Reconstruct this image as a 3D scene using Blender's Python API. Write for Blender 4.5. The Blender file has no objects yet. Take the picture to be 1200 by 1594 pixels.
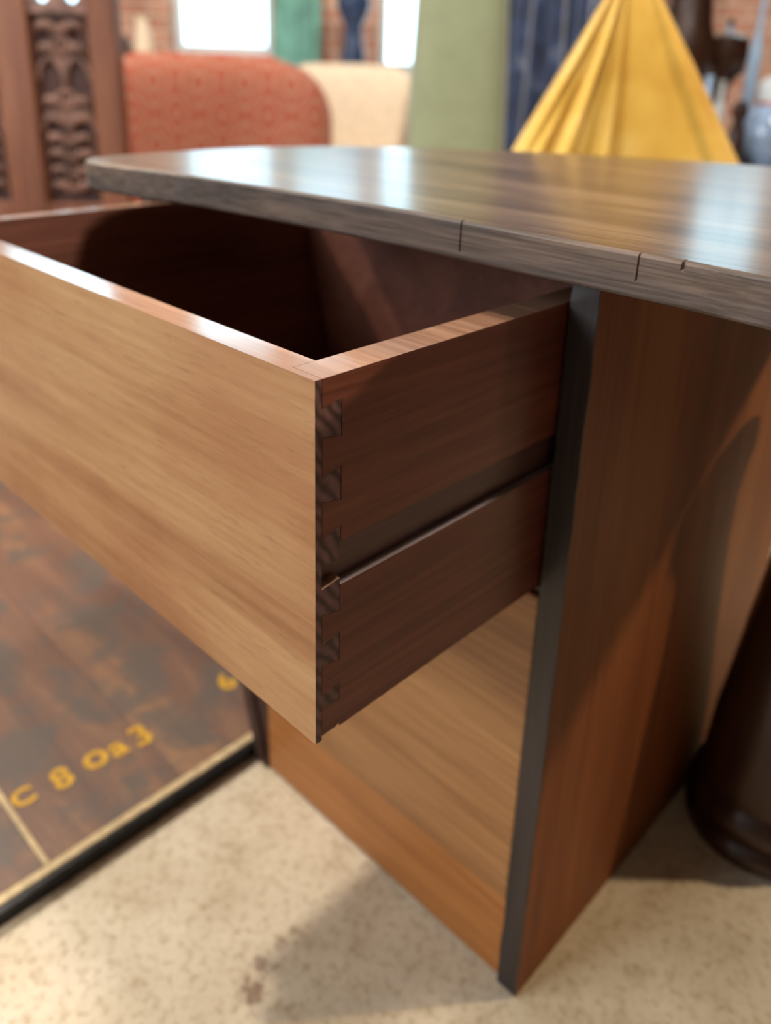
import bpy, bmesh, math, random
from mathutils import Matrix, Vector, noise
random.seed(7)
S = bpy.context.scene
COL = S.collection

# ------------------------------------------------------------------ camera
CAM = Vector((0.26218916, -0.4742584, 0.81415201))
R3 = Matrix(((0.715255, -0.261807, 0.647972), (0.698309, 0.230793, -0.677569), (0.027845, 0.937119, 0.347898)))
cd = bpy.data.cameras.new('camera')
cam = bpy.data.objects.new('camera', cd)
COL.objects.link(cam)
cam.matrix_world = Matrix.Translation(CAM) @ R3.to_4x4()
cd.sensor_fit = 'AUTO'
cd.sensor_width = 36
cd.lens = 1283.108 / 1594 * 36
cd.shift_x = (600 - 601.35) / 1594
cd.shift_y = (582.85 - 797) / 1594
cd.clip_start = 0.02
cd.dof.use_dof = True
cd.dof.focus_distance = 0.435
cd.dof.aperture_fstop = 3.9
S.camera = cam

# ------------------------------------------------------------------ light
ROT = math.radians(43.72)                 # the room is turned against the desk
RT = Vector((math.cos(ROT), math.sin(ROT), 0)); FW = Vector((-math.sin(ROT), math.cos(ROT), 0))
ORG = Vector((CAM.x, CAM.y, 0))
def room(r, f, z=0.0):
    return ORG + RT * r + FW * f + Vector((0, 0, z))

w = bpy.data.worlds.new('overcast_sky'); S.world = w; w.use_nodes = True
bg = w.node_tree.nodes['Background']
bg.inputs[0].default_value = (0.58, 0.87, 1.0, 1); bg.inputs[1].default_value = 4.6

def spot(name, loc, target, power, color, size, angle=70, blend=0.6):
    l = bpy.data.lights.new(name, 'SPOT'); l.energy = power; l.color = color
    l.shadow_soft_size = size; l.spot_size = math.radians(angle); l.spot_blend = blend
    o = bpy.data.objects.new(name, l); COL.objects.link(o); o.location = loc
    o.rotation_euler = (Vector(target) - Vector(loc)).to_track_quat('-Z', 'Y').to_euler()
    return o
def area(name, loc, target, power, color, sx, sy):
    l = bpy.data.lights.new(name, 'AREA'); l.energy = power; l.color = color
    l.shape = 'RECTANGLE'; l.size = sx; l.size_y = sy
    o = bpy.data.objects.new(name, l); COL.objects.link(o); o.location = loc
    o.rotation_euler = (Vector(target) - Vector(loc)).to_track_quat('-Z', 'Y').to_euler()
    return o
spot('ceiling_spot', (-2.05, -0.42, 2.45), (-0.3, -0.1, 0.1), 250, (1.0, 0.89, 0.74), 0.05, 60)
spot('floor_lamp', (1.3, 1.6, 1.6), (0.0, 0.0, 0.45), 115, (1.0, 0.78, 0.50), 0.05, 75)
area('window_daylight', (-1.6, -2.3, 1.7), (-0.3, -0.1, 0.35), 21, (1.0, 0.88, 0.72), 1.4, 1.2)  # added warm fill for the drawer fronts, no window stands there
spot('ceiling_spot', room(0.2, 0.4, 2.6), room(0.0, 2.2, 0.6), 170, (1.0, 0.93, 0.82), 0.12, 110)
spot('ceiling_spot', room(-1.6, 2.0, 2.6), room(-1.2, 4.6, 0.8), 200, (1.0, 0.93, 0.83), 0.12, 110)
spot('ceiling_spot', room(1.0, 2.0, 2.6), room(0.9, 4.8, 0.9), 200, (1.0, 0.93, 0.83), 0.12, 110)
area('window_daylight', room(-3.25, -0.6, 1.7), room(0, 0, 0.5), 95, (0.76, 0.88, 1.0), 1.8, 1.4)  # added cool daylight fill, the left wall has no window opening
S.view_settings.view_transform = 'Standard'
S.view_settings.look = 'None'
S.view_settings.exposure = 0.0
S.view_settings.gamma = 1.0
S.view_settings.use_curve_mapping = False

# ------------------------------------------------------------------ helpers
def lin(c):
    return tuple((x / 12.92 if x <= 0.04045 else ((x + 0.055) / 1.055) ** 2.4) for x in [v / 255 for v in c])
def rgba(c): return (*lin(c), 1)

def nt(name):
    m = bpy.data.materials.new(name); m.use_nodes = True
    t = m.node_tree; b = t.nodes['Principled BSDF']
    return m, t, b
def N(t, typ, **kw):
    n = t.nodes.new(typ)
    for k, v in kw.items(): setattr(n, k, v)
    return n
def ramp(t, fac, stops):
    r = N(t, 'ShaderNodeValToRGB')
    e = r.color_ramp.elements
    while len(e) < len(stops): e.new(0.5)
    for el, (p, c) in zip(e, stops): el.position = p; el.color = c if len(c) == 4 else rgba(c)
    t.links.new(fac, r.inputs[0]); return r.outputs[0]
def mixc(t, fac, a, b, mode='MIX'):
    m = N(t, 'ShaderNodeMix', data_type='RGBA', blend_type=mode)
    for s, v in ((m.inputs[0], fac), (m.inputs[6], a), (m.inputs[7], b)):
        if hasattr(v, 'links'): t.links.new(v, s)
        elif isinstance(v, (int, float)): s.default_value = v
        else: s.default_value = v if len(v) == 4 else rgba(v)
    return m.outputs[2]
def mapping(t, scale, rot=(0, 0, 0), loc=(0, 0, 0), src='Object'):
    tc = N(t, 'ShaderNodeTexCoord'); mp = N(t, 'ShaderNodeMapping')
    mp.inputs['Scale'].default_value = scale; mp.inputs['Rotation'].default_value = rot; mp.inputs['Location'].default_value = loc
    t.links.new(tc.outputs[src], mp.inputs[0]); return mp.outputs[0]
def noise_tex(t, vec, scale, detail=4, rough=0.55, dist=0.0):
    n = N(t, 'ShaderNodeTexNoise'); n.inputs['Scale'].default_value = scale; n.inputs['Detail'].default_value = detail
    n.inputs['Roughness'].default_value = rough; n.inputs['Distortion'].default_value = dist
    t.links.new(vec, n.inputs['Vector']); return n.outputs[0]
def bump(t, b, h, strength, dist=0.001):
    n = N(t, 'ShaderNodeBump'); n.inputs['Strength'].default_value = strength; n.inputs['Distance'].default_value = dist
    t.links.new(h, n.inputs['Height']); t.links.new(n.outputs[0], b.inputs['Normal'])

def wood(name, dark, mid, light, axis='x', scale=1.0, rough=0.4, streak=0.5, rot=(0, 0, 0), bands=1.0, coat=0.0, spec=0.5, loc=(0, 0, 0), bmp=0.12, fleck=0.0, warp=0.6):
    m, t, b = nt(name)
    st = {'x': (1.2, 14, 14), 'y': (14, 1.2, 14), 'z': (14, 14, 1.2)}[axis]
    fi = {'x': (7, 190, 190), 'y': (190, 7, 190), 'z': (190, 190, 7)}[axis]
    v1 = mapping(t, tuple(s * scale for s in st), rot, loc)
    v2 = mapping(t, tuple(s * scale for s in fi), rot, loc)
    n1 = noise_tex(t, v1, bands, 5, 0.6, warp)
    n2 = noise_tex(t, v2, 1.0, 3, 0.6, 0.1)
    c1 = ramp(t, n1, [(0.28, dark), (0.5, mid), (0.72, light)])
    c2 = ramp(t, n2, [(0.35, tuple(int(x * (1 - 0.55 * streak)) for x in (255, 245, 235))), (0.62, (255, 255, 255))])
    c = mixc(t, 1.0, c1, c2, 'MULTIPLY')
    if fleck:       # short open pores and pale flecks along the grain
        fs = {'x': (34, 300, 300), 'y': (300, 34, 300), 'z': (300, 300, 34)}[axis]
        n3 = noise_tex(t, mapping(t, fs, rot, (3, 1, 2)), 1.0, 3, 0.65, 0.4)
        n4 = noise_tex(t, mapping(t, (6, 6, 6), rot, (1, 5, 2)), 1.0, 2)
        c = mixc(t, ramp(t, n3, [(0.30, (int(255 * fleck),) * 3), (0.44, (0, 0, 0))]), c, tuple(int(x * .62) for x in dark))
        c = mixc(t, ramp(t, n3, [(0.58, (0, 0, 0)), (0.72, (int(150 * fleck),) * 3)]), c, tuple(min(255, int(x * 1.14)) for x in light))
        c = mixc(t, 0.55, c, ramp(t, n4, [(0.35, (225, 196, 180)), (0.6, (255, 255, 250))]), 'MULTIPLY')
        n2 = n3
    t.links.new(c, b.inputs['Base Color'])
    b.inputs['Roughness'].default_value = rough
    b.inputs['Specular IOR Level'].default_value = spec
    b.inputs['Coat Weight'].default_value = coat; b.inputs['Coat Roughness'].default_value = 0.15
    bump(t, b, n2, bmp)
    return m
def plain(name, col, rough=0.6, metal=0.0, var=0.12, scale=30, spec=0.5, bmp=0.0, sheen=0.0, trans=0.0):
    m, t, b = nt(name)
    n = noise_tex(t, mapping(t, (1, 1, 1)), scale, 4)
    dk = tuple(int(x * (1 - var)) for x in col); lt = tuple(min(255, int(x * (1 + var))) for x in col)
    t.links.new(ramp(t, n, [(0.3, dk), (0.7, lt)]), b.inputs['Base Color'])
    b.inputs['Roughness'].default_value = rough; b.inputs['Metallic'].default_value = metal
    b.inputs['Specular IOR Level'].default_value = spec; b.inputs['Sheen Weight'].default_value = sheen
    b.inputs['Transmission Weight'].default_value = trans
    if bmp: bump(t, b, n, bmp)
    return m

def link(name, bm, mats, parent=None, smooth=False):
    me = bpy.data.meshes.new(name)
    bmesh.ops.recalc_face_normals(bm, faces=bm.faces)
    bm.to_mesh(me); bm.free()
    for m in (mats if isinstance(mats, (list, tuple)) else [mats]): me.materials.append(m)
    if smooth:
        for p in me.polygons: p.use_smooth = True
        if smooth != 'all':
            try: me.set_sharp_from_angle(angle=math.radians(smooth if not isinstance(smooth, bool) else 40))
            except Exception: pass
    o = bpy.data.objects.new(name, me); COL.objects.link(o)
    if parent: o.parent = parent
    return o
def empty(name, loc, label, cat, group=None, rz=0.0):
    o = bpy.data.objects.new(name, None); COL.objects.link(o)
    o.location = loc; o.rotation_euler = (0, 0, rz); o.empty_display_size = 0.05
    return tag(o, label, cat, group)
def tag(o, label, cat, group=None):
    o['label'] = label; o['category'] = cat
    if group: o['group'] = group
    return o
def structure(o):
    o['kind'] = 'structure'; return o
def box(bm, lo, hi, bev=0.0, seg=2, mat=0):
    x0, y0, z0 = lo; x1, y1, z1 = hi
    vs = [bm.verts.new(p) for p in ((x0, y0, z0), (x1, y0, z0), (x1, y1, z0), (x0, y1, z0), (x0, y0, z1), (x1, y0, z1), (x1, y1, z1), (x0, y1, z1))]
    fs = [bm.faces.new([vs[i] for i in q]) for q in ((3, 2, 1, 0), (4, 5, 6, 7), (0, 1, 5, 4), (1, 2, 6, 5), (2, 3, 7, 6), (3, 0, 4, 7))]
    for f in fs: f.material_index = mat
    if bev:
        es = list({e for f in fs for e in f.edges})
        bmesh.ops.bevel(bm, geom=es, offset=bev, segments=seg, affect='EDGES', profile=0.5)
    return vs
def hexa(bm, b4, t4, mat=0):
    vs = [bm.verts.new(p) for p in list(b4) + list(t4)]
    for q in ((3, 2, 1, 0), (4, 5, 6, 7), (0, 1, 5, 4), (1, 2, 6, 5), (2, 3, 7, 6), (3, 0, 4, 7)):
        bm.faces.new([vs[i] for i in q]).material_index = mat
def prism_yz(bm, poly, x0, x1, mat=0):
    a = [bm.verts.new((x0, y, z)) for y, z in poly]; b = [bm.verts.new((x1, y, z)) for y, z in poly]
    n = len(poly)
    fs = [bm.faces.new(a), bm.faces.new(list(reversed(b)))]
    for i in range(n): fs.append(bm.faces.new((a[i], b[i], b[(i + 1) % n], a[(i + 1) % n])))
    for f in fs: f.material_index = mat
    return fs
def lathe(bm, prof, seg=40, c=(0, 0, 0), squash=1.0):
    rings = []
    for r, z in prof:
        rings.append([bm.verts.new((c[0] + max(r, 1e-4) * math.cos(2 * math.pi * i / seg), c[1] + squash * max(r, 1e-4) * math.sin(2 * math.pi * i / seg), c[2] + z)) for i in range(seg)])
    for a, b in zip(rings, rings[1:]):
        for i in range(seg): bm.faces.new((a[i], a[(i + 1) % seg], b[(i + 1) % seg], b[i]))
    bm.faces.new(list(reversed(rings[0]))); bm.faces.new(rings[-1])
def tube(bm, pts, r, seg=8, closed=False):
    pts = [Vector(p) for p in pts]; n = len(pts); rings = []
    for i, p in enumerate(pts):
        a = pts[(i - 1) % n] if closed or i else p; b = pts[(i + 1) % n] if closed or i < n - 1 else p
        d = (b - a).normalized()
        up = Vector((0, 1, 0)) if abs(d.y) < 0.9 else Vector((1, 0, 0))
        u = d.cross(up).normalized(); v = u.cross(d)
        rr = r[i] if isinstance(r, (list, tuple)) else r
        rings.append([bm.verts.new(p + (u * math.cos(2 * math.pi * k / seg) + v * math.sin(2 * math.pi * k / seg)) * rr) for k in range(seg)])
    m = n if closed else n - 1
    for i in range(m):
        a, b = rings[i], rings[(i + 1) % n]
        for k in range(seg): bm.faces.new((a[k], a[(k + 1) % seg], b[(k + 1) % seg], b[k]))
    if not closed:
        bm.faces.new(list(reversed(rings[0]))); bm.faces.new(rings[-1])
def rbox(bm, lo, hi, rad, seg=5): box(bm, lo, hi, rad, seg)

# ------------------------------------------------------------------ materials
M = {}
M['front'] = wood('honey_walnut', (160, 112, 74), (184, 140, 98), (200, 162, 120), 'x', 0.75, 0.38, 0.10, rot=(0, math.radians(7), 0), bands=1.0, coat=0.1, fleck=0.55, warp=1.4)
M['varnish'] = wood('varnished_edge', (146, 108, 88), (170, 132, 110), (188, 150, 126), 'x', 1.0, 0.13, 0.2, bands=1.3, coat=1.0, bmp=0.03)
M['lower'] = wood('walnut_veneer', (138, 92, 52), (164, 116, 70), (182, 134, 84), 'x', 0.9, 0.45, 0.25, rot=(0, math.radians(5), 0), bands=1.1, coat=0.1)
M['rail'] = wood('orange_walnut', (150, 92, 44), (168, 108, 54), (182, 124, 66), 'x', 0.7, 0.45, 0.2)
M['side'] = wood('red_mahogany', (86, 42, 36), (110, 58, 46), (132, 76, 58), 'y', 1.0, 0.42, 0.3, rot=(math.radians(-9), 0, 0), bands=1.2, coat=0.05, spec=0.3)
M['inside'] = wood('drawer_mahogany', (88, 48, 38), (118, 70, 54), (140, 88, 68), 'y', 0.8, 0.5, 0.3)
M['panel'] = wood('flame_walnut', (98, 52, 24), (126, 70, 34), (146, 88, 46), 'z', 0.8, 0.5, 0.2, bands=1.2, coat=0.0, spec=0.25)
M['edge'] = wood('ebonised_edge', (38, 31, 31), (50, 41, 41), (64, 53, 52), 'z', 1.2, 0.5, 0.4)
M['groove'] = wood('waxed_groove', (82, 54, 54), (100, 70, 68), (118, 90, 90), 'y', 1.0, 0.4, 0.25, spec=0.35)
M['ledge'] = wood('worn_ledge', (110, 92, 94), (140, 122, 122), (160, 144, 144), 'y', 1.0, 0.25, 0.3)  # wear, with the sky's reflection partly put into the pale colour
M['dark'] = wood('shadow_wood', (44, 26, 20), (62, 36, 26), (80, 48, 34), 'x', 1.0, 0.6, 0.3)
M['top'] = wood('dark_stained_top', (84, 66, 55), (110, 90, 75), (134, 112, 94), 'x', 1.3, 0.31, 0.5, bands=1.2, coat=0.28, spec=0.5, bmp=0.05)
M['topedge'] = wood('worn_top_edge', (62, 50, 46), (92, 78, 72), (124, 102, 86), 'x', 2.2, 0.5, 0.55, bands=1.4)
M['carved'] = wood('old_oak', (110, 66, 48), (144, 92, 68), (168, 114, 86), 'z', 1.0, 0.5, 0.3)
M['carving'] = plain('carved_oak', (124, 92, 80), 0.45, var=0.3, scale=25)
M['recess'] = plain('dark_recess', (78, 52, 48), 0.7, var=0.2)
M['black'] = plain('black_metal', (30, 31, 34), 0.35, 0.6, var=0.3, scale=60)
M['turned'] = wood('dark_turned_wood', (36, 19, 12), (58, 32, 20), (82, 46, 28), 'z', 1.0, 0.4, 0.3, coat=0.2)
M['filler'] = plain('cream_filler', (196, 172, 132), 0.7, var=0.12, scale=60)
M['yellow_paint'] = None

def endgrain():
    m, t, b = nt('dovetail_end_grain')
    v = mapping(t, (1, 1, 1), (math.radians(-38), 0, 0))
    wv = N(t, 'ShaderNodeTexWave', wave_type='BANDS', bands_direction='Y')
    wv.inputs['Scale'].default_value = 42; wv.inputs['Distortion'].default_value = 4.5; wv.inputs['Detail'].default_value = 2; wv.inputs['Detail Scale'].default_value = 1.2
    t.links.new(v, wv.inputs['Vector'])
    n = noise_tex(t, mapping(t, (1, 1, 1)), 90, 3)
    c = ramp(t, wv.outputs[0], [(0.05, (66, 38, 40)), (0.4, (98, 62, 62)), (0.95, (118, 82, 82))])
    c = mixc(t, 0.5, c, ramp(t, n, [(0.3, (150, 140, 140)), (0.7, (255, 255, 255))]), 'MULTIPLY')
    t.links.new(c, b.inputs['Base Color']); b.inputs['Roughness'].default_value = 0.55
    return m
M['end'] = endgrain()

def floor_mat():
    m, t, b = nt('speckled_floor')
    v = mapping(t, (1, 1, 1))
    n1 = noise_tex(t, v, 9, 5, 0.6); n2 = noise_tex(t, v, 110, 3, 0.6); n3 = noise_tex(t, v, 34, 4, 0.6)
    c = ramp(t, n1, [(0.3, (196, 178, 152)), (0.5, (210, 195, 170)), (0.7, (222, 208, 186))])
    c = mixc(t, 1.0, c, ramp(t, n2, [(0.28, (214, 203, 188)), (0.5, (255, 255, 255))]), 'MULTIPLY')
    c = mixc(t, 0.6, c, ramp(t, n3, [(0.28, (205, 190, 172)), (0.45, (255, 255, 255))]), 'MULTIPLY')
    # a tea-brown stain trail trodden into the floor
    for (x, y, r, s) in ((-0.175, -0.172, 0.016, 1.0), (-0.190, -0.150, 0.012, 0.8), (-0.192, -0.125, 0.009, 0.4), (-0.194, -0.106, 0.007, 0.35)):
        g = N(t, 'ShaderNodeNewGeometry'); d = N(t, 'ShaderNodeVectorMath', operation='DISTANCE'); d.inputs[1].default_value = (x, y, 0)
        t.links.new(g.outputs['Position'], d.inputs[0])
        a = N(t, 'ShaderNodeMath', operation='ADD'); t.links.new(d.outputs['Value'], a.inputs[0])
        k = N(t, 'ShaderNodeMath', operation='MULTIPLY_ADD'); t.links.new(n2, k.inputs[0]); k.inputs[1].default_value = r * 2.4; k.inputs[2].default_value = -r * 1.2
        t.links.new(k.outputs[0], a.inputs[1])
        mr = N(t, 'ShaderNodeMapRange'); mr.inputs[1].default_value = r * 0.4; mr.inputs[2].default_value = r; mr.inputs[3].default_value = 0.75 * s; mr.inputs[4].default_value = 0
        t.links.new(a.outputs[0], mr.inputs[0])
        c = mixc(t, mr.outputs[0], c, (112, 78, 60))
    t.links.new(c, b.inputs['Base Color']); b.inputs['Roughness'].default_value = 0.75
    bump(t, b, n2, 0.25)
    return m
M['floor'] = floor_mat()

def brick_mat():
    m, t, b = nt('old_brick')
    v = mapping(t, (1, 1, 1), (math.radians(90), 0, 0))
    k = N(t, 'ShaderNodeTexBrick'); t.links.new(v, k.inputs['Vector'])
    k.inputs['Color1'].default_value = rgba((206, 164, 142)); k.inputs['Color2'].default_value = rgba((184, 134, 114)); k.inputs['Mortar'].default_value = rgba((205, 186, 170))
    k.inputs['Scale'].default_value = 1; k.inputs['Brick Width'].default_value = 0.23; k.inputs['Row Height'].default_value = 0.075; k.inputs['Mortar Size'].default_value = 0.008
    n = noise_tex(t, mapping(t, (1, 1, 1)), 4, 4)
    c = mixc(t, 0.5, k.outputs[0], ramp(t, n, [(0.35, (170, 130, 116)), (0.65, (255, 240, 230))]), 'MULTIPLY')
    t.links.new(c, b.inputs['Base Color']); b.inputs['Roughness'].default_value = 0.85
    bump(t, b, k.outputs[1], -0.4, 0.006)
    return m
M['brick'] = brick_mat()
M['plaster'] = plain('cream_plaster', (214, 202, 186), 0.85, var=0.05, scale=6)
M['dark_wall'] = plain('dark_panelled_wall', (74, 58, 48), 0.8, var=0.1, scale=5)
M['paint'] = plain('white_window_paint', (226, 230, 232), 0.5, var=0.03)

def glass_mat():
    m, t, b = nt('window_glass')
    o = t.nodes['Material Output']; tr = N(t, 'ShaderNodeBsdfTransparent'); gl = N(t, 'ShaderNodeBsdfGlossy'); gl.inputs['Roughness'].default_value = 0.02
    fr = N(t, 'ShaderNodeFresnel'); fr.inputs['IOR'].default_value = 1.25
    mx = N(t, 'ShaderNodeMixShader'); t.links.new(fr.outputs[0], mx.inputs[0]); t.links.new(tr.outputs[0], mx.inputs[1]); t.links.new(gl.outputs[0], mx.inputs[2])
    tr.inputs[0].default_value = (0.97, 0.99, 1, 1); t.links.new(mx.outputs[0], o.inputs[0]); t.nodes.remove(b)
    return m
M['glass'] = glass_mat()

# ------------------------------------------------------------------ room shell
def at_room(o, r=0, f=0, z=0):
    o.location = room(r, f, z); o.rotation_euler = (0, 0, ROT); return o
RL, RR, FB, FF, HZ = -3.4, 3.4, 5.0, -2.6, 2.75
bm = bmesh.new(); box(bm, (-6, -6, -0.05), (6, 7, 0)); structure(link('floor', bm, M['floor']))
bm = bmesh.new(); box(bm, (RL - .2, FF - .2, HZ), (RR + .2, FB + .25, HZ + .1)); structure(at_room(link('ceiling', bm, M['plaster'])))
WINS = [(-2.45, -1.74, 0.87, 2.25), (-1.27, -0.70, 0.87, 2.25), (-0.63, -0.17, 1.26, 2.25), (-0.10, 0.40, 0.80, 2.25), (1.63, 1.83, 0.86, 1.22), (1.30, 2.3, 1.32, 2.25)]
bm = bmesh.new()
xs = RL - 0.2
for (a, b_, z0, z1) in WINS:
    box(bm, (xs, FB, 0), (a, FB + .22, HZ)); box(bm, (a, FB, 0), (b_, FB + .22, z0)); box(bm, (a, FB, z1), (b_, FB + .22, HZ)); xs = b_
box(bm, (xs, FB, 0), (RR + .2, FB + .22, HZ))
structure(at_room(link('wall_back', bm, M['brick'])))
for nm, lo, hi in (('wall_left', (RL - .2, FF, 0), (RL, FB, HZ)), ('wall_right', (RR, FF, 0), (RR + .2, FB, HZ)), ('wall_front', (RL - .2, FF - .2, 0), (RR + .2, FF, HZ))):
    bm = bmesh.new(); box(bm, lo, hi); structure(at_room(link(nm, bm, M['plaster'] if nm == 'wall_left' else M['dark_wall'])))
for i, (a, b_, z0, z1) in enumerate(WINS):
    bm = bmesh.new(); t_ = 0.045
    y0, y1 = FB + .10, FB + .15
    box(bm, (a, y0, z0), (a + t_, y1, z1)); box(bm, (b_ - t_, y0, z0), (b_, y1, z1))
    box(bm, (a + t_, y0, z0), (b_ - t_, y1, z0 + t_)); box(bm, (a + t_, y0, z1 - t_), (b_ - t_, y1, z1))
    if i == 5: box(bm, ((a + b_) / 2 - .02, y0, z0 + t_), ((a + b_) / 2 + .02, y1, z1 - t_))
    wo = structure(at_room(link('window_%d' % (i + 1), bm, M['paint'])))
    bm = bmesh.new(); box(bm, (a + t_, FB + .122, z0 + t_), (b_ - t_, FB + .128, z1 - t_)); link('pane', bm, M['glass'], wo)
    bm = bmesh.new(); box(bm, (a - .04, FB - .04, z0 - .03), (b_ + .04, FB + .10, z0), .004); link('window_sill', bm, M['paint'], wo)

# ------------------------------------------------------------------ desk
H, T = 0.70, 0.0256
desk = empty('desk', (0, 0, 0), 'dark-topped walnut pedestal desk with its upper drawer pulled out', 'desk')

def mirror_outline(left_front, left_back, cx):
    f = left_front + [(2 * cx - p[0], p[1]) for p in reversed(left_front)]
    b = left_back + [(2 * cx - x, y) for x, y in reversed(left_back)]
    return f + list(reversed(b))
LF = [(-.5265, .01), (-.526, -.03), (-.522, -.06), (-.514, -.085), (-.498, -.1), (-.48, -.1055), (-.45, -.1015), (-.42, -.097), (-.38, -.0885), (-.345, -.082), (-.265, -.0745), (-.19, -.069), (-.113, -.0655)]
NOTCH = [(-.0665, .0007, .0016, .22), (.0565, .0006, .0013, .40), (.0815, .0012, .0016, .80)]   # splits in the front edge: x, half width, depth, lowest level
for x, wd, dp, lv_ in NOTCH:
    LF += [(x - wd, -.0662), (x - wd * .2, -.0662, dp, lv_), (x + wd * .5, -.0662, dp * .8, lv_), (x + wd, -.0662)]
LF += [(.16, -.0715), (.25, -.073)]
LB = [(-.528, .064), (-.527, .115), (-.513, .163), (-.489, .218), (-.457, .264), (-.401, .318), (-.339, .364), (-.274, .403), (-.207, .436), (-.11, .472), (0, .505), (.15, .525)]
out = mirror_outline(LF, LB, 0.33)
nrm = []
n = len(out)
for i in range(n):
    a = Vector(out[i - 1][:2]); c = Vector(out[(i + 1) % n][:2]); d = (c - a).normalized(); nrm.append(Vector((d.y, -d.x)))
bm = bmesh.new(); rings = []
bv = .0022
levels = [(0, bv), (bv * .4 / T, bv * .3), (bv / T, 0)] + [(q, 0) for q in (.2, .24, .38, .42, .78, .82)] + [(1 - bv / T, 0), (1 - bv * .4 / T, bv * .3), (1, bv)]
for q, ins in levels:
    rg = []
    for p, nn in zip(out, nrm):
        k = ins
        if len(p) == 4 and q >= p[3]: k += p[2]
        rg.append(bm.verts.new((p[0] - nn.x * k, p[1] - nn.y * k, H + q * T)))
    rings.append(rg)
for a, b_ in zip(rings, rings[1:]):
    for i in range(n): bm.faces.new((a[i], a[(i + 1) % n], b_[(i + 1) % n], b_[i])).material_index = 1
bm.faces.new(list(reversed(rings[0]))).material_index = 1; bm.faces.new(rings[-1]).material_index = 0
link('tabletop', bm, [M['top'], M['topedge']], desk)['label'] = 'dark stained top with nicked worn front edge'

DP = .495
bm = bmesh.new(); box(bm, (-.0198, 0.0, 0.0), (0, DP, H)); link('side_panel', bm, M['panel'], desk)
bm = bmesh.new()
rnd = random.Random(3); L = []; Rr = []
nseg = 46
for i in range(nseg + 1):
    z = 0.002 + (H - .004) * i / nseg
    L.append((-.0205 + rnd.uniform(-.0006, .0006), z)); Rr.append((.0006 + rnd.uniform(-.0006, .0004), z))
for i in range(nseg):
    hexa(bm, ((L[i][0], -.0016, L[i][1]), (Rr[i][0], -.0016, Rr[i][1]), (Rr[i][0], 0.0, Rr[i][1]), (L[i][0], 0.0, L[i][1])),
         ((L[i + 1][0], -.0016, L[i + 1][1]), (Rr[i + 1][0], -.0016, Rr[i + 1][1]), (Rr[i + 1][0], 0.0, Rr[i + 1][1]), (L[i + 1][0], 0.0, L[i + 1][1])))
bmesh.ops.remove_doubles(bm, verts=bm.verts, dist=1e-6)
link('edge_strip', bm, M['edge'], desk)['label'] = 'dark edge strip down the front of the side panel'
def slant(z): return -.395 - .27 * z
bm = bmesh.new()
hexa(bm, ((slant(0), 0, 0), (slant(0) + .02, 0, 0), (slant(0) + .02, .30, 0), (slant(0), .30, 0)),
     ((slant(H), 0, H), (slant(H) + .02, 0, H), (slant(H) + .02, .16, H), (slant(H), .16, H)))
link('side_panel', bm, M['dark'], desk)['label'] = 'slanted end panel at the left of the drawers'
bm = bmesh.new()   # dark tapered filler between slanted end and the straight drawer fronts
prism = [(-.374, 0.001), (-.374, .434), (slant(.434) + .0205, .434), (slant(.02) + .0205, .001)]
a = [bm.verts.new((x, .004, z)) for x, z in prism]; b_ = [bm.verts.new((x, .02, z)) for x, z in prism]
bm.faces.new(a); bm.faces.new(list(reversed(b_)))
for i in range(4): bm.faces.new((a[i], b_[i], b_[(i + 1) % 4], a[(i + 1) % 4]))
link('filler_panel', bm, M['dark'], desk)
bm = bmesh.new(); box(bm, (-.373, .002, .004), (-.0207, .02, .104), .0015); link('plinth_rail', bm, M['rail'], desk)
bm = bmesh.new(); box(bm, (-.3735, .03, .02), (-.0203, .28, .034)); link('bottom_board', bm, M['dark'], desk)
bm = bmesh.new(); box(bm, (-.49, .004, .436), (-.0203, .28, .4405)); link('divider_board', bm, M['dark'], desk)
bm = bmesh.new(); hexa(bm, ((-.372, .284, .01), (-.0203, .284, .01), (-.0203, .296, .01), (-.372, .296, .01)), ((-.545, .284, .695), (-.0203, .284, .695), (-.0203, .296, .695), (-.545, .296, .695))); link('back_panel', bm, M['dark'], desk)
bm = bmesh.new(); box(bm, (-.3725, -.0005, .1055), (-.0212, .018, .434), .002); lower = link('drawer_front', bm, M['lower'], desk)
# far end of the desk, out of the picture
bm = bmesh.new(); hexa(bm, ((.98, 0, 0), (1.0, 0, 0), (1.0, .32, 0), (.98, .32, 0)), ((1.12, 0, H), (1.14, 0, H), (1.14, .2, H), (1.12, .2, H))); link('side_panel', bm, M['panel'], desk)

# the pulled-out drawer: half-blind dovetails, runner groove
X1, X0, ZB, ZT, Y0 = -.024, -.0465, .4430, .6694, -.2256
YL, YS, YE = -.2210, -.2074, .215          # lap line, shoulder line, back end
PINS = [(.6530, .6374, .6556, .6347), (.6142, .5999, .6168, .5972), (.5782, .5618, .5806, .5592), (.5456, .5288, .5476, .5262), (.5089, .4946, .5108, .4922), (.4732, .4648, .4752, .4630)]
G0, G1 = .5432, .5716
gap = .00035
bm = bmesh.new(); box(bm, (-.535, YS + .004, .452), (X0 - .0005, YE - .012, .457)); 
drw = link('drawer', bm, M['inside'], desk)
drw['label'] = 'pulled-out upper drawer with dovetailed corner'
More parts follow.
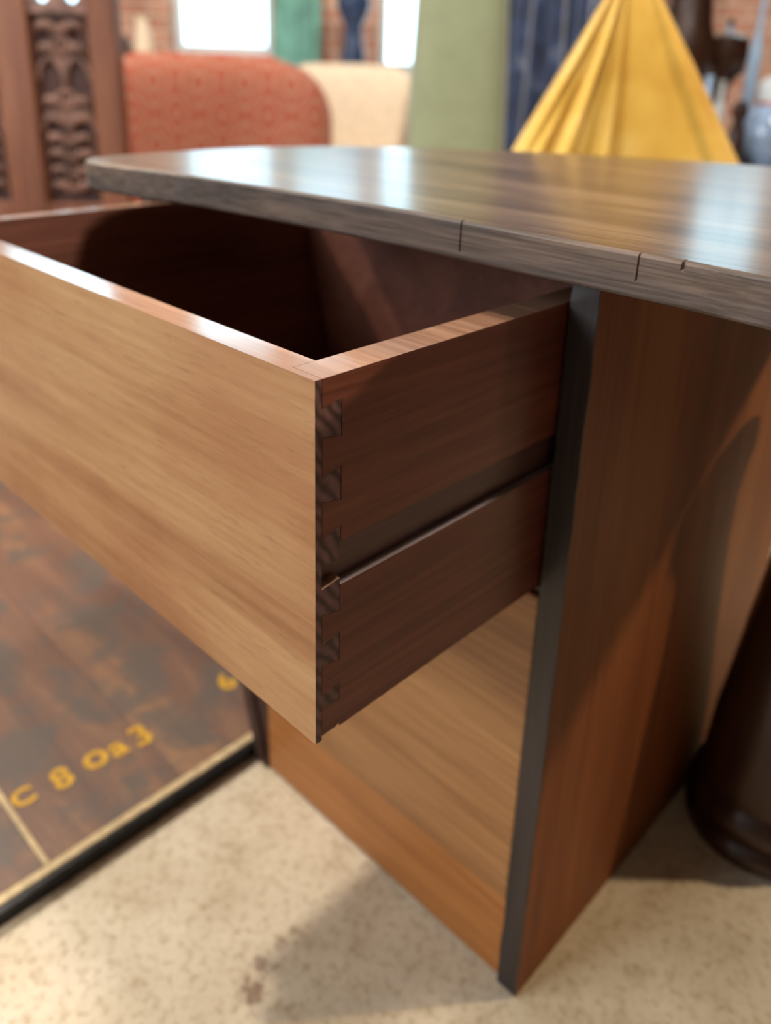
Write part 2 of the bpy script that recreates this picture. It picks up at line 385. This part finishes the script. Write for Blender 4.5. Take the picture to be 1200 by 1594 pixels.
# front board with its pins
bm = bmesh.new()
sl = lambda z: -.563 + (.6694 - z) * .27
hexa(bm, ((sl(.4412), Y0, .4412), (X1, Y0, .4412), (X1, YL, .4412), (sl(.4412), YL, .4412)), ((sl(ZT), Y0, ZT), (X1, Y0, ZT), (X1, YL, ZT), (sl(ZT), YL, ZT)))
hexa(bm, ((sl(ZB) + .02, YL, ZB), (X0 - .0003, YL, ZB), (X0 - .0003, YS + .002, ZB), (sl(ZB) + .02, YS + .002, ZB)), ((sl(ZT) + .02, YL, ZT), (X0 - .0003, YL, ZT), (X0 - .0003, YS + .002, ZT), (sl(ZT) + .02, YS + .002, ZT)))
for a0, a1, b0, b1 in PINS:
    prism_yz(bm, [(YL, a0), (YS, b0), (YS, b1), (YL, a1)], X0, X1 - .0002)
bm.normal_update(); bmesh.ops.recalc_face_normals(bm, faces=bm.faces)
for f in bm.faces:
    if f.normal.x > .8: f.material_index = 1
    if f.normal.z > .8: f.material_index = 2
link('drawer_front', bm, [M['front'], M['end'], M['varnish']], drw)['label'] = 'honey-brown drawer front with dark end-grain pins'
# right side, tails cut round the pins: outer skin in two lengths (groove between), inner layer whole
def tails(zs, top, bot, ytop, ybot, back_top, back_bot): pass
XG = X1 - .006
def slot(i):                                  # front outline downwards past pin i
    a0, a1, b0, b1 = PINS[i]
    return [(YL + gap, a0 + gap), (YS + gap, b0 + gap), (YS + gap, b1 - gap), (YL + gap, a1 - gap)]
up = [(YE, ZT), (YL + gap, ZT)] + slot(0) + slot(1) + slot(2)[:2] + [(YS + gap, G1), (YE, G1)]
lo = [(YE, G0), (YS + gap, G0)] + slot(3)[2:] + slot(4) + slot(5) + [(YL + gap, .4443), (YS - .002, .4443), (YS - .001, .4452), (YS + .0004, .4452), (YS + .0008, ZB), (YE, ZB)]
inner = [(YE, ZT), (YL + gap, ZT)] + slot(0) + slot(1) + slot(2) + slot(3) + slot(4) + slot(5) + [(YL + gap, .4443), (YS, .4443), (YS, ZB), (YE, ZB)]
bm = bmesh.new()
prism_yz(bm, up, XG, X1); prism_yz(bm, lo, XG, X1); prism_yz(bm, inner, X0, XG)
bmesh.ops.recalc_face_normals(bm, faces=bm.faces); bm.normal_update()
bmesh.ops.triangulate(bm, faces=[f for f in bm.faces if len(f.verts) > 4])
for f in bm.faces:
    c_ = f.calc_center_median()
    if f.normal.z > .8 and c_.z > .66: f.material_index = 1
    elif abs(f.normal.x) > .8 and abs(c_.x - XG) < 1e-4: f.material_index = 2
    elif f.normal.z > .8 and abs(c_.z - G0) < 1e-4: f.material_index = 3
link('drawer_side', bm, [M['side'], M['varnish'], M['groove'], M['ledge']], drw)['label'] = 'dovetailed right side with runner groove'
bm = bmesh.new()
hexa(bm, ((sl(ZB), YL + gap, ZB), (sl(ZB) + .0195, YL + gap, ZB), (sl(ZB) + .0195, YE, ZB), (sl(ZB), YE, ZB)), ((sl(ZT), YL + gap, ZT), (sl(ZT) + .0195, YL + gap, ZT), (sl(ZT) + .0195, YE, ZT), (sl(ZT), YE, ZT)))
bmesh.ops.recalc_face_normals(bm, faces=bm.faces)
for f in bm.faces:
    if f.normal.z > .8: f.material_index = 1
link('drawer_side', bm, [M['inside'], M['varnish']], drw)
bm = bmesh.new()
hexa(bm, ((sl(ZB) + .02, YE - .012, .458), (X0 - .0005, YE - .012, .458), (X0 - .0005, YE, .458), (sl(ZB) + .02, YE, .458)), ((sl(ZT) + .02, YE - .012, .66), (X0 - .0005, YE - .012, .66), (X0 - .0005, YE, .66), (sl(ZT) + .02, YE, .66)))
link('drawer_back', bm, M['inside'], drw)

# ------------------------------------------------------------------ plank platform on the floor, lower left
def painted_plank(name, seed):
    m, t, b = nt(name)
    v = mapping(t, (1.6, 13, 13), (0, 0, 0), (seed, seed * 2, 0)); v0 = mapping(t, (1, 1, 1), (0, 0, 0), (seed, 0, 0))
    n1 = noise_tex(t, v, 1.2, 5, 0.6, 0.6); n2 = noise_tex(t, v0, 11, 5, 0.65, 0.4); n3 = noise_tex(t, v0, 30, 3, 0.6)
    c = ramp(t, n1, [(0.3, (86, 62, 54)), (0.5, (114, 82, 66)), (0.68, (146, 108, 76))])
    c = mixc(t, ramp(t, n2, [(0.47, (0, 0, 0)), (0.57, (225, 225, 225))]), c, (82, 76, 72))
    c = mixc(t, ramp(t, n3, [(0.68, (0, 0, 0)), (0.78, (150, 150, 150))]), c, (158, 140, 108))
    t.links.new(c, b.inputs['Base Color']); b.inputs['Roughness'].default_value = 0.5
    bump(t, b, n1, 0.15)
    return m
plat = empty('plank_platform', (-.401, .1, 0), 'low dark plank platform with black metal edge and worn yellow lettering', 'platform')
PX = plat.location
bm = bmesh.new(); box(bm, (-1.10, -1.0, 0), (-.0105, .5, .0078)); link('base_board', bm, M['dark'], plat)
ys = [-1.0, -.78, -.56, -.357, -.351, -.19, -.02, .17, .5]
k = 0
for y0, y1 in zip(ys, ys[1:]):
    if y1 - y0 < .01:
        bm = bmesh.new(); box(bm, (-1.1, y0, .008), (-.022, y1, .0178)); link('filler_strip', bm, M['filler'], plat)['label'] = 'cream strip in the joint between planks'
        continue
    k += 1
    bm = bmesh.new(); box(bm, (-1.1, y0 + .0002, .008), (-.022, y1 - .0002, .0170 + .0003 * (k % 2)), .0006, 1); link('plank', bm, painted_plank('painted_plank', k * 3.7), plat)
bm = bmesh.new(); box(bm, (-.0218, -1.0, .008), (-.010, .5, .0176), .001, 1); link('edge_batten', bm, M['filler'], plat)
bm = bmesh.new(); box(bm, (-.0098, -1.0, .0), (0.0, .5, .0180), .0022, 2); link('metal_edging', bm, M['black'], plat)['label'] = 'black metal edging'
def yellow_paint():
    m, t, b = nt('worn_yellow_paint')
    n = noise_tex(t, mapping(t, (1, 1, 1)), 70, 4, 0.6)
    t.links.new(ramp(t, n, [(0.3, (176, 126, 20)), (0.7, (226, 176, 34))]), b.inputs['Base Color']); b.inputs['Roughness'].default_value = 0.6
    a = ramp(t, n, [(0.16, (0, 0, 0)), (0.27, (255, 255, 255))]); t.links.new(a, b.inputs['Alpha'])
    return m
M['yellow_paint'] = yellow_paint()
def glyph(ch, x, y, size, ang, parent, z):
    cu = bpy.data.curves.new('lettering', 'FONT'); cu.body = ch; cu.size = size; cu.extrude = .0002; cu.offset = .0012; cu.align_x = 'CENTER'; cu.align_y = 'CENTER'
    to = bpy.data.objects.new('lettering', cu); COL.objects.link(to)
    bpy.context.view_layer.update()
    me = bpy.data.meshes.new_from_object(to.evaluated_get(bpy.context.evaluated_depsgraph_get()))
    bpy.data.objects.remove(to)
    me.materials.clear(); me.materials.append(M['yellow_paint'])
    o = bpy.data.objects.new('lettering', me); COL.objects.link(o); o.parent = parent
    o.location = (x, y, z); o.rotation_euler = (0, 0, ang); return o
for ch, wx, wy, sz in (('C', -.522, -.236, .036), ('8', -.517, -.192, .046), ('o', -.521, -.150, .056), ('a', -.516, -.122, .046), ('3', -.512, -.091, .050), ('6', -.518, .042, .045)):
    glyph(ch, wx - PX.x, wy - PX.y, sz, math.radians(90), plat, .0176)

# ------------------------------------------------------------------ turned pedestal under the desk
bm = bmesh.new()
lathe(bm, [(.070, 0), (.080, .004), (.082, .014), (.079, .024), (.073, .028), (.075, .034), (.081, .044), (.080, .056), (.073, .064), (.070, .068), (.073, .074), (.072, .09), (.068, .15), (.061, .21), (.055, .27), (.048, .33), (.043, .38), (.040, .42), (.042, .43), (.040, .46), (.046, .48), (.05, .5)], 56)
t_ = link('turned_pedestal', bm, M['turned'], None, True); t_.location = (.0845, .362, 0)
tag(t_, 'dark turned wooden pedestal stand with ringed foot under the desk', 'stand')
bm = bmesh.new(); lathe(bm, [(.05, .5), (.056, .503), (.058, .51), (.056, .52), (.05, .523)], 56); link('stand_top', bm, M['turned'], t_, True)

# ------------------------------------------------------------------ carved oak settle, upper left
def local_thing(name, r, f, label, cat, group=None, rz=0.0):
    return empty(name, room(r, f), label, cat, group, ROT + rz)
cs = local_thing('carved_settle', -.90, 2.3, 'dark carved oak settle with tall pierced back panels at far left', 'settle')
st_x = [-.71, -.375, -.04 - .06, .173]   # stile left edges (local)
def stile(x0, x1):
    bm = bmesh.new(); box(bm, (x0, -.02, 0), (x1, .035, 1.05), .006, 2); link('stile', bm, M['carved'], cs)
stile(-.145, -.048); stile(.105, .180); stile(-.40, -.30)
def carved_panel(x0, x1):
    bm = bmesh.new(); box(bm, (x0, .012, .44), (x1, .024, .925)); pn = link('back_panel', bm, M['recess'], cs)
    bm = bmesh.new(); cx = (x0 + x1) / 2; hw = (x1 - x0) / 2 - .006
    def arc(cx_, cz, r, a0, a1, rr=.008, y=.004, n=14): tube(bm, [(cx_ + r * math.cos(math.radians(a0 + (a1 - a0) * i / n)), y, cz + r * math.sin(math.radians(a0 + (a1 - a0) * i / n))) for i in range(n + 1)], rr, 8)
    # pointed tracery arches
    for zb in (.76, .63):
        for s in (-1, 1):
            arc(cx + s * hw * .5 + hw * .5, zb, hw * .98, 180, 118, .008); arc(cx + s * hw * .5 - hw * .5, zb, hw * .98, 0, 62, .008)
        arc(cx, zb + .075, hw * .42, 0, 360, .007, n=20)
    tube(bm, [(cx, .004, .50), (cx, .004, .90)], .007)
    # foliage leaves in pairs down the panel
    for zi, z in enumerate((.885, .83, .70, .655, .605, .565, .52, .48)):
        for s in (-1, 1):
            p = [(cx + s * .006, .006, z - .012), (cx + s * hw * .35, -.004, z + .010), (cx + s * hw * .7, -.003, z + .012), (cx + s * hw * .9, .006, z - .008)]
            tube(bm, p, [.006, .014, .012, .004], 8)
        lathe(bm, [(.002, -.012), (.011, -.006), (.013, 0), (.011, .006), (.002, .012)], 10, (cx, .002, z))
    link('carving', bm, M['carving'], pn, 60)
carved_panel(-.048, .105); carved_panel(-.30, -.145)
for (x0, x1) in ((-.048, .105), (-.30, -.145)):
    bm = bmesh.new(); box(bm, (x0, -.012, .36), (x1, .03, .44), .004); link('bottom_rail', bm, M['carved'], cs)
    bm = bmesh.new(); cx = (x0 + x1) / 2; hw = (x1 - x0) / 2
    # pierced head rail: two round holes per bay
    for s in (-1, 1):
        c = (cx + s * hw * .5, .01, .970); r1, r2 = .021, hw * .5
        nS = 24
        def sq(a):
            k = r2 / max(abs(math.cos(a)), abs(math.sin(a))); zz = .047 / r2
            return (c[0] + k * math.cos(a), c[2] + k * math.sin(a) * zz * 1.0)
        vin = [[bm.verts.new((c[0] + r1 * math.cos(2 * math.pi * i / nS), y, c[2] + r1 * math.sin(2 * math.pi * i / nS))) for i in range(nS)] for y in (-.008, .026)]
        vout = [[bm.verts.new((sq(2 * math.pi * i / nS + 1e-6)[0], y, sq(2 * math.pi * i / nS + 1e-6)[1])) for i in range(nS)] for y in (-.008, .026)]
        for i in range(nS):
            j = (i + 1) % nS
            bm.faces.new((vin[0][i], vin[0][j], vout[0][j], vout[0][i])); bm.faces.new((vin[1][j], vin[1][i], vout[1][i], vout[1][j]))
            bm.faces.new((vin[0][j], vin[0][i], vin[1][i], vin[1][j])); bm.faces.new((vout[0][i], vout[0][j], vout[1][j], vout[1][i]))
    link('pierced_rail', bm, M['carving'], cs)
    bm = bmesh.new(); box(bm, (x0, -.012, .993), (x1, .03, 1.04), .004); link('crest_rail', bm, M['carved'], cs)
bm = bmesh.new(); box(bm, (-.40, -.42, .33), (.18, -.021, .365), .008); link('seat', bm, M['carved'], cs)
for x in (-.38, .12):
    bm = bmesh.new(); box(bm, (x, -.40, 0), (x + .05, -.35, .33), .004); link('leg', bm, M['carved'], cs)

# ------------------------------------------------------------------ armchairs behind the desk
def medallion_fabric():
    m, t, b = nt('rust_medallion_fabric')
    tc = N(t, 'ShaderNodeTexCoord'); sp = N(t, 'ShaderNodeSeparateXYZ'); t.links.new(tc.outputs['Object'], sp.inputs[0])
    def mth(op, a, bb=None):
        k = N(t, 'ShaderNodeMath', operation=op)
        for i, v in enumerate((a, bb)):
            if v is None: continue
            if isinstance(v, (int, float)): k.inputs[i].default_value = v
            else: t.links.new(v, k.inputs[i])
        return k.outputs[0]
    cx = mth('COSINE', mth('MULTIPLY', sp.outputs['X'], 2 * math.pi / .14)); cz = mth('COSINE', mth('MULTIPLY', sp.outputs['Z'], 2 * math.pi / .19))
    s = mth('ADD', cx, cz)
    band = mth('SINE', mth('MULTIPLY', s, 5.2))
    n = noise_tex(t, tc.outputs['Object'], 60, 3)
    f = mth('MULTIPLY', mth('GREATER_THAN', band, .35), .75)
    c = mixc(t, f, (186, 96, 72), (192, 146, 122))
    c = mixc(t, .35, c, ramp(t, n, [(.3, (190, 170, 160)), (.7, (255, 255, 255))]), 'MULTIPLY')
    t.links.new(c, b.inputs['Base Color']); b.inputs['Roughness'].default_value = .85; b.inputs['Sheen Weight'].default_value = .2
    return m
M['rust'] = medallion_fabric()
M['cream'] = plain('cream_linen', (232, 212, 186), .85, var=.05, sheen=.2)
M['sage'] = plain('sage_green_velvet', (154, 162, 128), .7, var=.03, scale=20, sheen=.6)
M['rustplain'] = plain('rust_weave', (178, 84, 62), .85, var=.1, sheen=.2)

def armchair(name, r, f, wd, zt, rad, mat, mat2, label, yaw=0.0, bow=.06, taper=0.0):
    o = local_thing(name, r, f, label, 'armchair', None, yaw)
    bm = bmesh.new()       # bowed back: a rounded slab, swept
    nx, nz = 30, 14
    hw = wd / 2; z0 = .30; th = .13
    def shape(u, v):       # u -1..1, v 0..1 -> superellipse top corners
        x = u * hw; z = z0 + v * (zt - z0)
        return x, z
    front = []; back = []
    for j in range(nz + 1):
        v = j / nz; ra = []; rb = []
        for i in range(nx + 1):
            u = -1 + 2 * i / nx
            z = z0 + v * (zt - z0)
            over = max(0, z - (zt - rad)) / rad
            xlim = hw - rad + rad * math.sqrt(max(0, 1 - min(1, over) ** 2)) if over > 0 else hw
            x = u * xlim * (1 - taper * (1 - v))
            crown = .012 * (1 - (x / hw) ** 2) * v
            edge = max(0, 1 - (abs(u)) ** 8) * max(0, 1 - v ** 10)
            yb = bow * (x / hw) ** 2
            ra.append(bm.verts.new((x, -yb - th / 2 * (.25 + .75 * edge ** .5), z + crown))); rb.append(bm.verts.new((x, -yb + th / 2 * (.25 + .75 * edge ** .5), z + crown)))
        front.append(ra); back.append(rb)
    for j in range(nz):
        for i in range(nx):
            bm.faces.new((front[j][i], front[j][i + 1], front[j + 1][i + 1], front[j + 1][i])); bm.faces.new((back[j][i + 1], back[j][i], back[j + 1][i], back[j + 1][i + 1]))
        bm.faces.new((front[j][0], front[j + 1][0], back[j + 1][0], back[j][0])); bm.faces.new((front[j][nx], back[j][nx], back[j + 1][nx], front[j + 1][nx]))
    for i in range(nx):
        bm.faces.new((front[0][i], back[0][i], back[0][i + 1], front[0][i + 1])); bm.faces.new((front[nz][i], front[nz][i + 1], back[nz][i + 1], back[nz][i]))
    link('backrest', bm, mat, o, 'all')
    bm = bmesh.new(); rbox(bm, (-hw + .06, -.58, .26), (hw - .06, -.05, .44), .05, 4); link('seat', bm, mat2, o, 50)
    for s in (-1, 1):
        bm = bmesh.new(); rbox(bm, (s * hw - .055 if s > 0 else -hw - .01, -.56, .24), (hw + .01 if s > 0 else -hw + .055, -.08, .50), .03, 4); link('arm', bm, mat2, o, 50)
        for y in (-.5, -.1):
            bm = bmesh.new(); lathe(bm, [(.012, 0), (.02, .24), (.022, .27)], 14, (s * (hw - .08), y, 0)); link('leg', bm, M['turned'], o, True)
    return o
armchair('armchair', -.60, 2.72, .80, .832, .19, M['rust'], M['rustplain'], 'rust red armchair with rounded medallion-patterned back', math.pi)
armchair('armchair', -.205, 4.05, .62, .818, .10, M['cream'], M['cream'], 'cream linen armchair behind the rust red armchair', 0.0, .06, .3)
# sage-green high chair
o = local_thing('high_back_chair', .145, 2.02, 'sage green upholstered high-back chair beside the mustard cloth', 'chair')
bm = bmesh.new()
lv = []
sg = 32
for z, hw, hd in ((.40, .118, .07), (.55, .116, .07), (.65, .115, .07), (.8, .110, .068), (.95, .103, .066), (1.1, .098, .064), (1.2, .09, .058), (1.25, .07, .045), (1.265, .04, .02)):
    ring = []
    for i in range(sg):
        a = 2 * math.pi * i / sg; c_, s_ = math.cos(a), math.sin(a)
        ring.append(bm.verts.new((hw * math.copysign(abs(c_) ** .6, c_), hd * math.copysign(abs(s_) ** .6, s_), z)))
    lv.append(ring)
for a, b_ in zip(lv, lv[1:]):
    for i in range(sg): bm.faces.new((a[i], a[(i + 1) % sg], b_[(i + 1) % sg], b_[i]))
bm.faces.new(list(reversed(lv[0]))); bm.faces.new(lv[-1])
link('backrest', bm, M['sage'], o, 'all')
bm = bmesh.new(); rbox(bm, (-.13, -.07, .36), (.13, .36, .46), .03, 4); link('seat', bm, M['sage'], o, 50)
for x in (-.10, .10):
    for y in (-.04, .32):
        bm = bmesh.new(); lathe(bm, [(.011, 0), (.018, .36)], 12, (x, y, 0)); link('leg', bm, M['turned'], o, True)

# ------------------------------------------------------------------ navy drape
def navy():
    m, t, b = nt('navy_velvet')
    n = noise_tex(t, mapping(t, (1, 1, 1)), 14, 5, .6)
    t.links.new(ramp(t, n, [(.35, (22, 32, 58)), (.55, (44, 60, 98)), (.72, (112, 122, 138))]), b.inputs['Base Color']); b.inputs['Roughness'].default_value = .38; b.inputs['Sheen Weight'].default_value = .4
    return m
o = local_thing('navy_drape', .46, 2.62, 'dark navy velvet drape hanging in folds behind the mustard cloth', 'curtain')
def drape(bm, w0, h0, h1, nf, amp, seed, th=.006):
    rr = random.Random(seed); ph = [rr.uniform(0, 6.28) for _ in range(6)]
    nx, nz = 90, 12; A = []; B = []
    for j in range(nz + 1):
        v = j / nz; z = h0 + (h1 - h0) * v; ra = []; rb = []
        for i in range(nx + 1):
            u = i / nx
            y = amp * (math.sin(2 * math.pi * nf * u + ph[0] + .5 * math.sin(5 * u + ph[1])) + .35 * math.sin(2 * math.pi * nf * 2.3 * u + ph[2])) * (.6 + .4 * (1 - v))
            x = (u - .5) * w0 + .006 * math.sin(9 * v + 7 * u + ph[3])
            ra.append(bm.verts.new((x, y - th / 2, z))); rb.append(bm.verts.new((x, y + th / 2, z)))
        A.append(ra); B.append(rb)
    for j in range(nz):
        for i in range(nx):
            bm.faces.new((A[j][i], A[j][i + 1], A[j + 1][i + 1], A[j + 1][i])); bm.faces.new((B[j][i + 1], B[j][i], B[j + 1][i], B[j + 1][i + 1]))
        bm.faces.new((A[j][0], A[j + 1][0], B[j + 1][0], B[j][0])); bm.faces.new((A[j][nx], B[j][nx], B[j + 1][nx], A[j + 1][nx]))
    for i in range(nx):
        bm.faces.new((A[0][i], B[0][i], B[0][i + 1], A[0][i + 1])); bm.faces.new((A[nz][i], A[nz][i + 1], B[nz][i + 1], B[nz][i]))
bm = bmesh.new(); drape(bm, .42, .0, 2.0, 5, .028, 4); link('cloth', bm, navy(), o, 'all')
bm = bmesh.new(); tube(bm, [(-.30, 0, 2.0), (.30, 0, 2.0)], .014, 12); link('rail', bm, M['black'], o, True)
for s in (-1, 1):
    bm = bmesh.new(); tube(bm, [(s * .28, 0, 2.0), (s * .28, 0, 0.0)], .014, 12); link('post', bm, M['black'], o, True)
    bm = bmesh.new(); box(bm, (s * .28 - .03, -.12, 0), (s * .28 + .03, .12, .02), .004); link('foot', bm, M['black'], o)

# ------------------------------------------------------------------ mustard cloth over a post
def mustard():
    m, t, b = nt('mustard_velvet')
    n = noise_tex(t, mapping(t, (1, 1, 1)), 9, 4, .55); n2 = noise_tex(t, mapping(t, (1, 1, 1)), 320, 2)
    t.links.new(ramp(t, n, [(.3, (186, 140, 42)), (.5, (202, 160, 62)), (.7, (212, 176, 92))]), b.inputs['Base Color'])
    b.inputs['Roughness'].default_value = .75; b.inputs['Sheen Weight'].default_value = .35; b.inputs['Sheen Roughness'].default_value = .4
    bump(t, b, n2, .15)
    return m
o = local_thing('mustard_cloth', .338, 1.35, 'mustard yellow velvet cloth draped to a point behind the desk', 'cloth')
bm = bmesh.new(); nA, nZ = 160, 46; rings = []
Zt, Zb = .998, .30
def sstep(a, b, x): x = min(1, max(0, (x - a) / (b - a))); return x * x * (3 - 2 * x)
for j in range(nZ + 1):
    v = j / nZ; z = Zt - (Zt - Zb) * v
    d = Zt - z
    wl = max(.008, .031 + .53 * (.919 - z)); wr = max(.008, .056 + .65 * (.919 - z))
    ring = []
    for i in range(nA):
        a = 2 * math.pi * i / nA; c_, s_ = math.cos(a), math.sin(a)
        ww = wr if c_ > 0 else wl
        k = min(1, d * 6)
        x = ww * c_; y = (.02 + .42 * d) * s_ * .55
        fold = 0
        if s_ < 0:            # side facing the desk
            q = c_            # -1 left .. 1 right
            # deep crease just left of centre
            cr = math.exp(-((q + .05) / .035) ** 2); fold += .045 * cr * k
            # fan of soft pleats on the left
            if q < 0: fold += .011 * k * math.sin(q * 17 + .8) * sstep(.0, .2, -q) + .008 * k * math.sin(q * 31 + 1.2 * d * 9) * sstep(.0, .3, -q)
            # turned selvage on the right
            if q > 0: fold += -.010 * k * sstep(.66, .72, q) + .004 * k * math.sin(q * 4 + d * 5)
        else: fold += .01 * k * math.sin(a * 7)
        ring.append(bm.verts.new((x, y + fold, z)))
    rings.append(ring)
for a, b_ in zip(rings, rings[1:]):
    for i in range(nA): bm.faces.new((a[i], a[(i + 1) % nA], b_[(i + 1) % nA], b_[i]))
bm.faces.new(list(reversed(rings[0])))
link('cloth', bm, mustard(), o, 'all')
bm = bmesh.new(); tube(bm, [(0, 0, 0.02), (0, 0, .99)], .006, 10); link('post', bm, M['turned'], o, True)
bm = bmesh.new(); lathe(bm, [(.13, 0), (.135, .01), (.12, .025), (.02, .035)], 32); link('foot', bm, M['turned'], o, True)

# ------------------------------------------------------------------ cluttered side table, upper right
sx, sf, sz = .93, 2.25, .585
tb = local_thing('side_table', sx, sf, 'dark wooden side table crowded with bottles behind the mustard cloth', 'table')
bm = bmesh.new(); box(bm, (-.32, -.2, sz - .03), (.32, .24, sz), .006); link('tabletop', bm, M['turned'], tb)
for x in (-.29, .29):
    for y in (-.17, .21):
        bm = bmesh.new(); box(bm, (x - .02, y - .02, 0), (x + .02, y + .02, sz - .03), .003); link('leg', bm, M['turned'], tb)
def on_table(name, r, f, bm, mats, label, cat, smooth=True, group=None):
    o = link(name, bm, mats, None, smooth); o.location = room(r, f, sz); o.rotation_euler = (0, 0, ROT); return tag(o, label, cat, group)
M['pale_blue'] = plain('pale_blue_glaze', (176, 206, 240), .12, var=.06, scale=8)
M['white'] = plain('white_glaze', (226, 232, 238), .2, var=.04)
M['grey_blue'] = plain('grey_blue_glaze', (150, 172, 206), .18, var=.25, scale=12)
M['tan'] = plain('tan_leather', (186, 132, 78), .5, var=.12)
M['copper'] = plain('copper_band', (190, 104, 66), .4, .3, var=.1)
# dark carved bust-like finial
bm = bmesh.new(); lathe(bm, [(.045, 0), (.05, .02), (.03, .04), (.022, .12), (.03, .19), (.055, .22), (.068, .26), (.07, .31), (.056, .35), (.05, .40), (.04, .46), (.02, .5)], 32)
on_table('turned_finial', .715, 2.2, bm, M['turned'], 'tall dark turned wooden finial next to the mustard cloth', 'finial')
bm = bmesh.new(); lathe(bm, [(.04, 0), (.042, .01), (.016, .03), (.014, .2), (.03, .225), (.05, .245), (.054, .29), (.05, .325), (.02, .335)], 32)
on_table('turned_finial', .84, 2.26, bm, M['turned'], 'shorter dark turned wooden finial between the bottles', 'finial')
for (r, f, h, rad, mat, lab) in ((.752, 2.10, .235, .020, 'pale_blue', 'pale blue glass bottle nearest the mustard cloth'), (.795, 2.13, .225, .016, 'white', 'slim white bottle just right of the pale blue bottle'), (.885, 2.38, .36, .017, 'pale_blue', 'tall pale blue bottle standing at the right edge of the table'), (.955, 2.36, .44, .016, 'pale_blue', 'tallest pale blue bottle at far right of the table')):
    bm = bmesh.new(); lathe(bm, [(rad * .9, 0), (rad, .006), (rad, h * .62), (rad * .9, h * .7), (rad * .45, h * .8), (rad * .4, h * .96), (rad * .55, h), (rad * .5, h)], 28)
    b0 = on_table('bottle', r, f, bm, M[mat], lab, 'bottle', True, 'bottles on the side table')
    bm = bmesh.new(); lathe(bm, [(rad * .5, h), (rad * .55, h + .004), (rad * .5, h + .016), (rad * .3, h + .018)], 20); link('stopper', bm, M['turned'], b0, True)
bm = bmesh.new(); box(bm, (-.055, -.04, .0), (.055, .04, .215), .008, 3)
bx = on_table('leather_box', .80, 2.36, bm, M['tan'], 'upright tan leather box behind the white bottle', 'box', 40)
bm = bmesh.new(); box(bm, (-.0555, -.0405, .150), (.0555, .0405, .162), .002); link('band', bm, M['copper'], bx)
bm = bmesh.new(); lathe(bm, [(.03, 0), (.05, .01), (.075, .06), (.08, .10), (.07, .145), (.045, .17), (.04, .175)], 40)
jar = on_table('ginger_jar', .955, 2.18, bm, M['grey_blue'], 'round grey-blue glazed jar with white lid at the right edge', 'jar')
bm = bmesh.new(); lathe(bm, [(.046, .175), (.05, .185), (.048, .22), (.03, .235), (.012, .238), (.012, .25), (.004, .254)], 40); link('lid', bm, M['white'], jar, True)
bm = bmesh.new(); lathe(bm, [(.0445, .168), (.0475, .171), (.0475, .178), (.0455, .181)], 40); link('neck_band', bm, M['copper'], jar, True)
bm = bmesh.new(); lathe(bm, [(.018, 0), (.022, .02), (.02, .10), (.013, .13), (.02, .15), (.018, .17), (.005, .18)], 24)
on_table('pepper_mill', .845, 2.12, bm, M['turned'], 'small dark wooden mill in front of the tan box', 'mill')

# ------------------------------------------------------------------ things against the brick wall
for (r0, r1, lab) in ((-1.62, -1.28, 'low oak console table under the brick wall left of window'), (-.62, -.12, 'low oak console table under the brick wall between windows')):
    o = local_thing('console_table', (r0 + r1) / 2, 4.7, lab, 'table'); hw = (r1 - r0) / 2
    bm = bmesh.new(); box(bm, (-hw, -.17, .74), (hw, .17, .77), .004); link('tabletop', bm, M['carved'], o)
    for x in (-hw + .03, hw - .03):
        for y in (-.14, .14):
            bm = bmesh.new(); box(bm, (x - .02, y - .02, 0), (x + .02, y + .02, .74), .003); link('leg', bm, M['carved'], o)
def on_console(name, r, bm, mat, label, cat):
    o = link(name, bm, mat, None, True); o.location = room(r, 4.66, .77); o.rotation_euler = (0, 0, ROT); return tag(o, label, cat)
M['navyglaze'] = plain('navy_glaze', (46, 62, 92), .25, var=.2)
bm = bmesh.new(); lathe(bm, [(.05, 0), (.06, .02), (.065, .1), (.05, .18), (.045, .24), (.07, .29), (.09, .34), (.085, .39), (.04, .43), (.02, .44)], 32)
on_console('tall_vase', -.225, bm, M['navyglaze'], 'tall navy vase on the console against the brick wall', 'vase')
bm = bmesh.new(); lathe(bm, [(.03, 0), (.05, .03), (.06, .09), (.05, .14), (.03, .17)], 28)
on_console('dark_pot', -1.45, bm, M['turned'], 'small dark pot on the console left of the window', 'pot')
bm = bmesh.new(); lathe(bm, [(.04, 0), (.045, .02), (.05, .12), (.035, .2), (.03, .25), (.045, .27)], 28)
on_console('cream_vase', -1.33, bm, M['cream'], 'pale cream vase next to the dark pot by the window', 'vase')
o = local_thing('teal_curtain', -.555, 4.93, 'teal green curtain hanging in front of the brick wall right of the bright window', 'curtain')
bm = bmesh.new(); drape(bm, .26, .02, 1.24, 3, .018, 9); link('cloth', bm, plain('teal_linen', (112, 164, 152), .8, var=.18, scale=6), o, 'all')
bm = bmesh.new(); tube(bm, [(-.2, 0, 1.24), (.2, 0, 1.24)], .012, 10); link('rail', bm, M['black'], o, True)
for s in (-1, 1):
    bm = bmesh.new(); tube(bm, [(s * .17, 0, 1.24), (s * .17, .07, 1.24)], .008, 8); link('bracket', bm, M['black'], o, True)
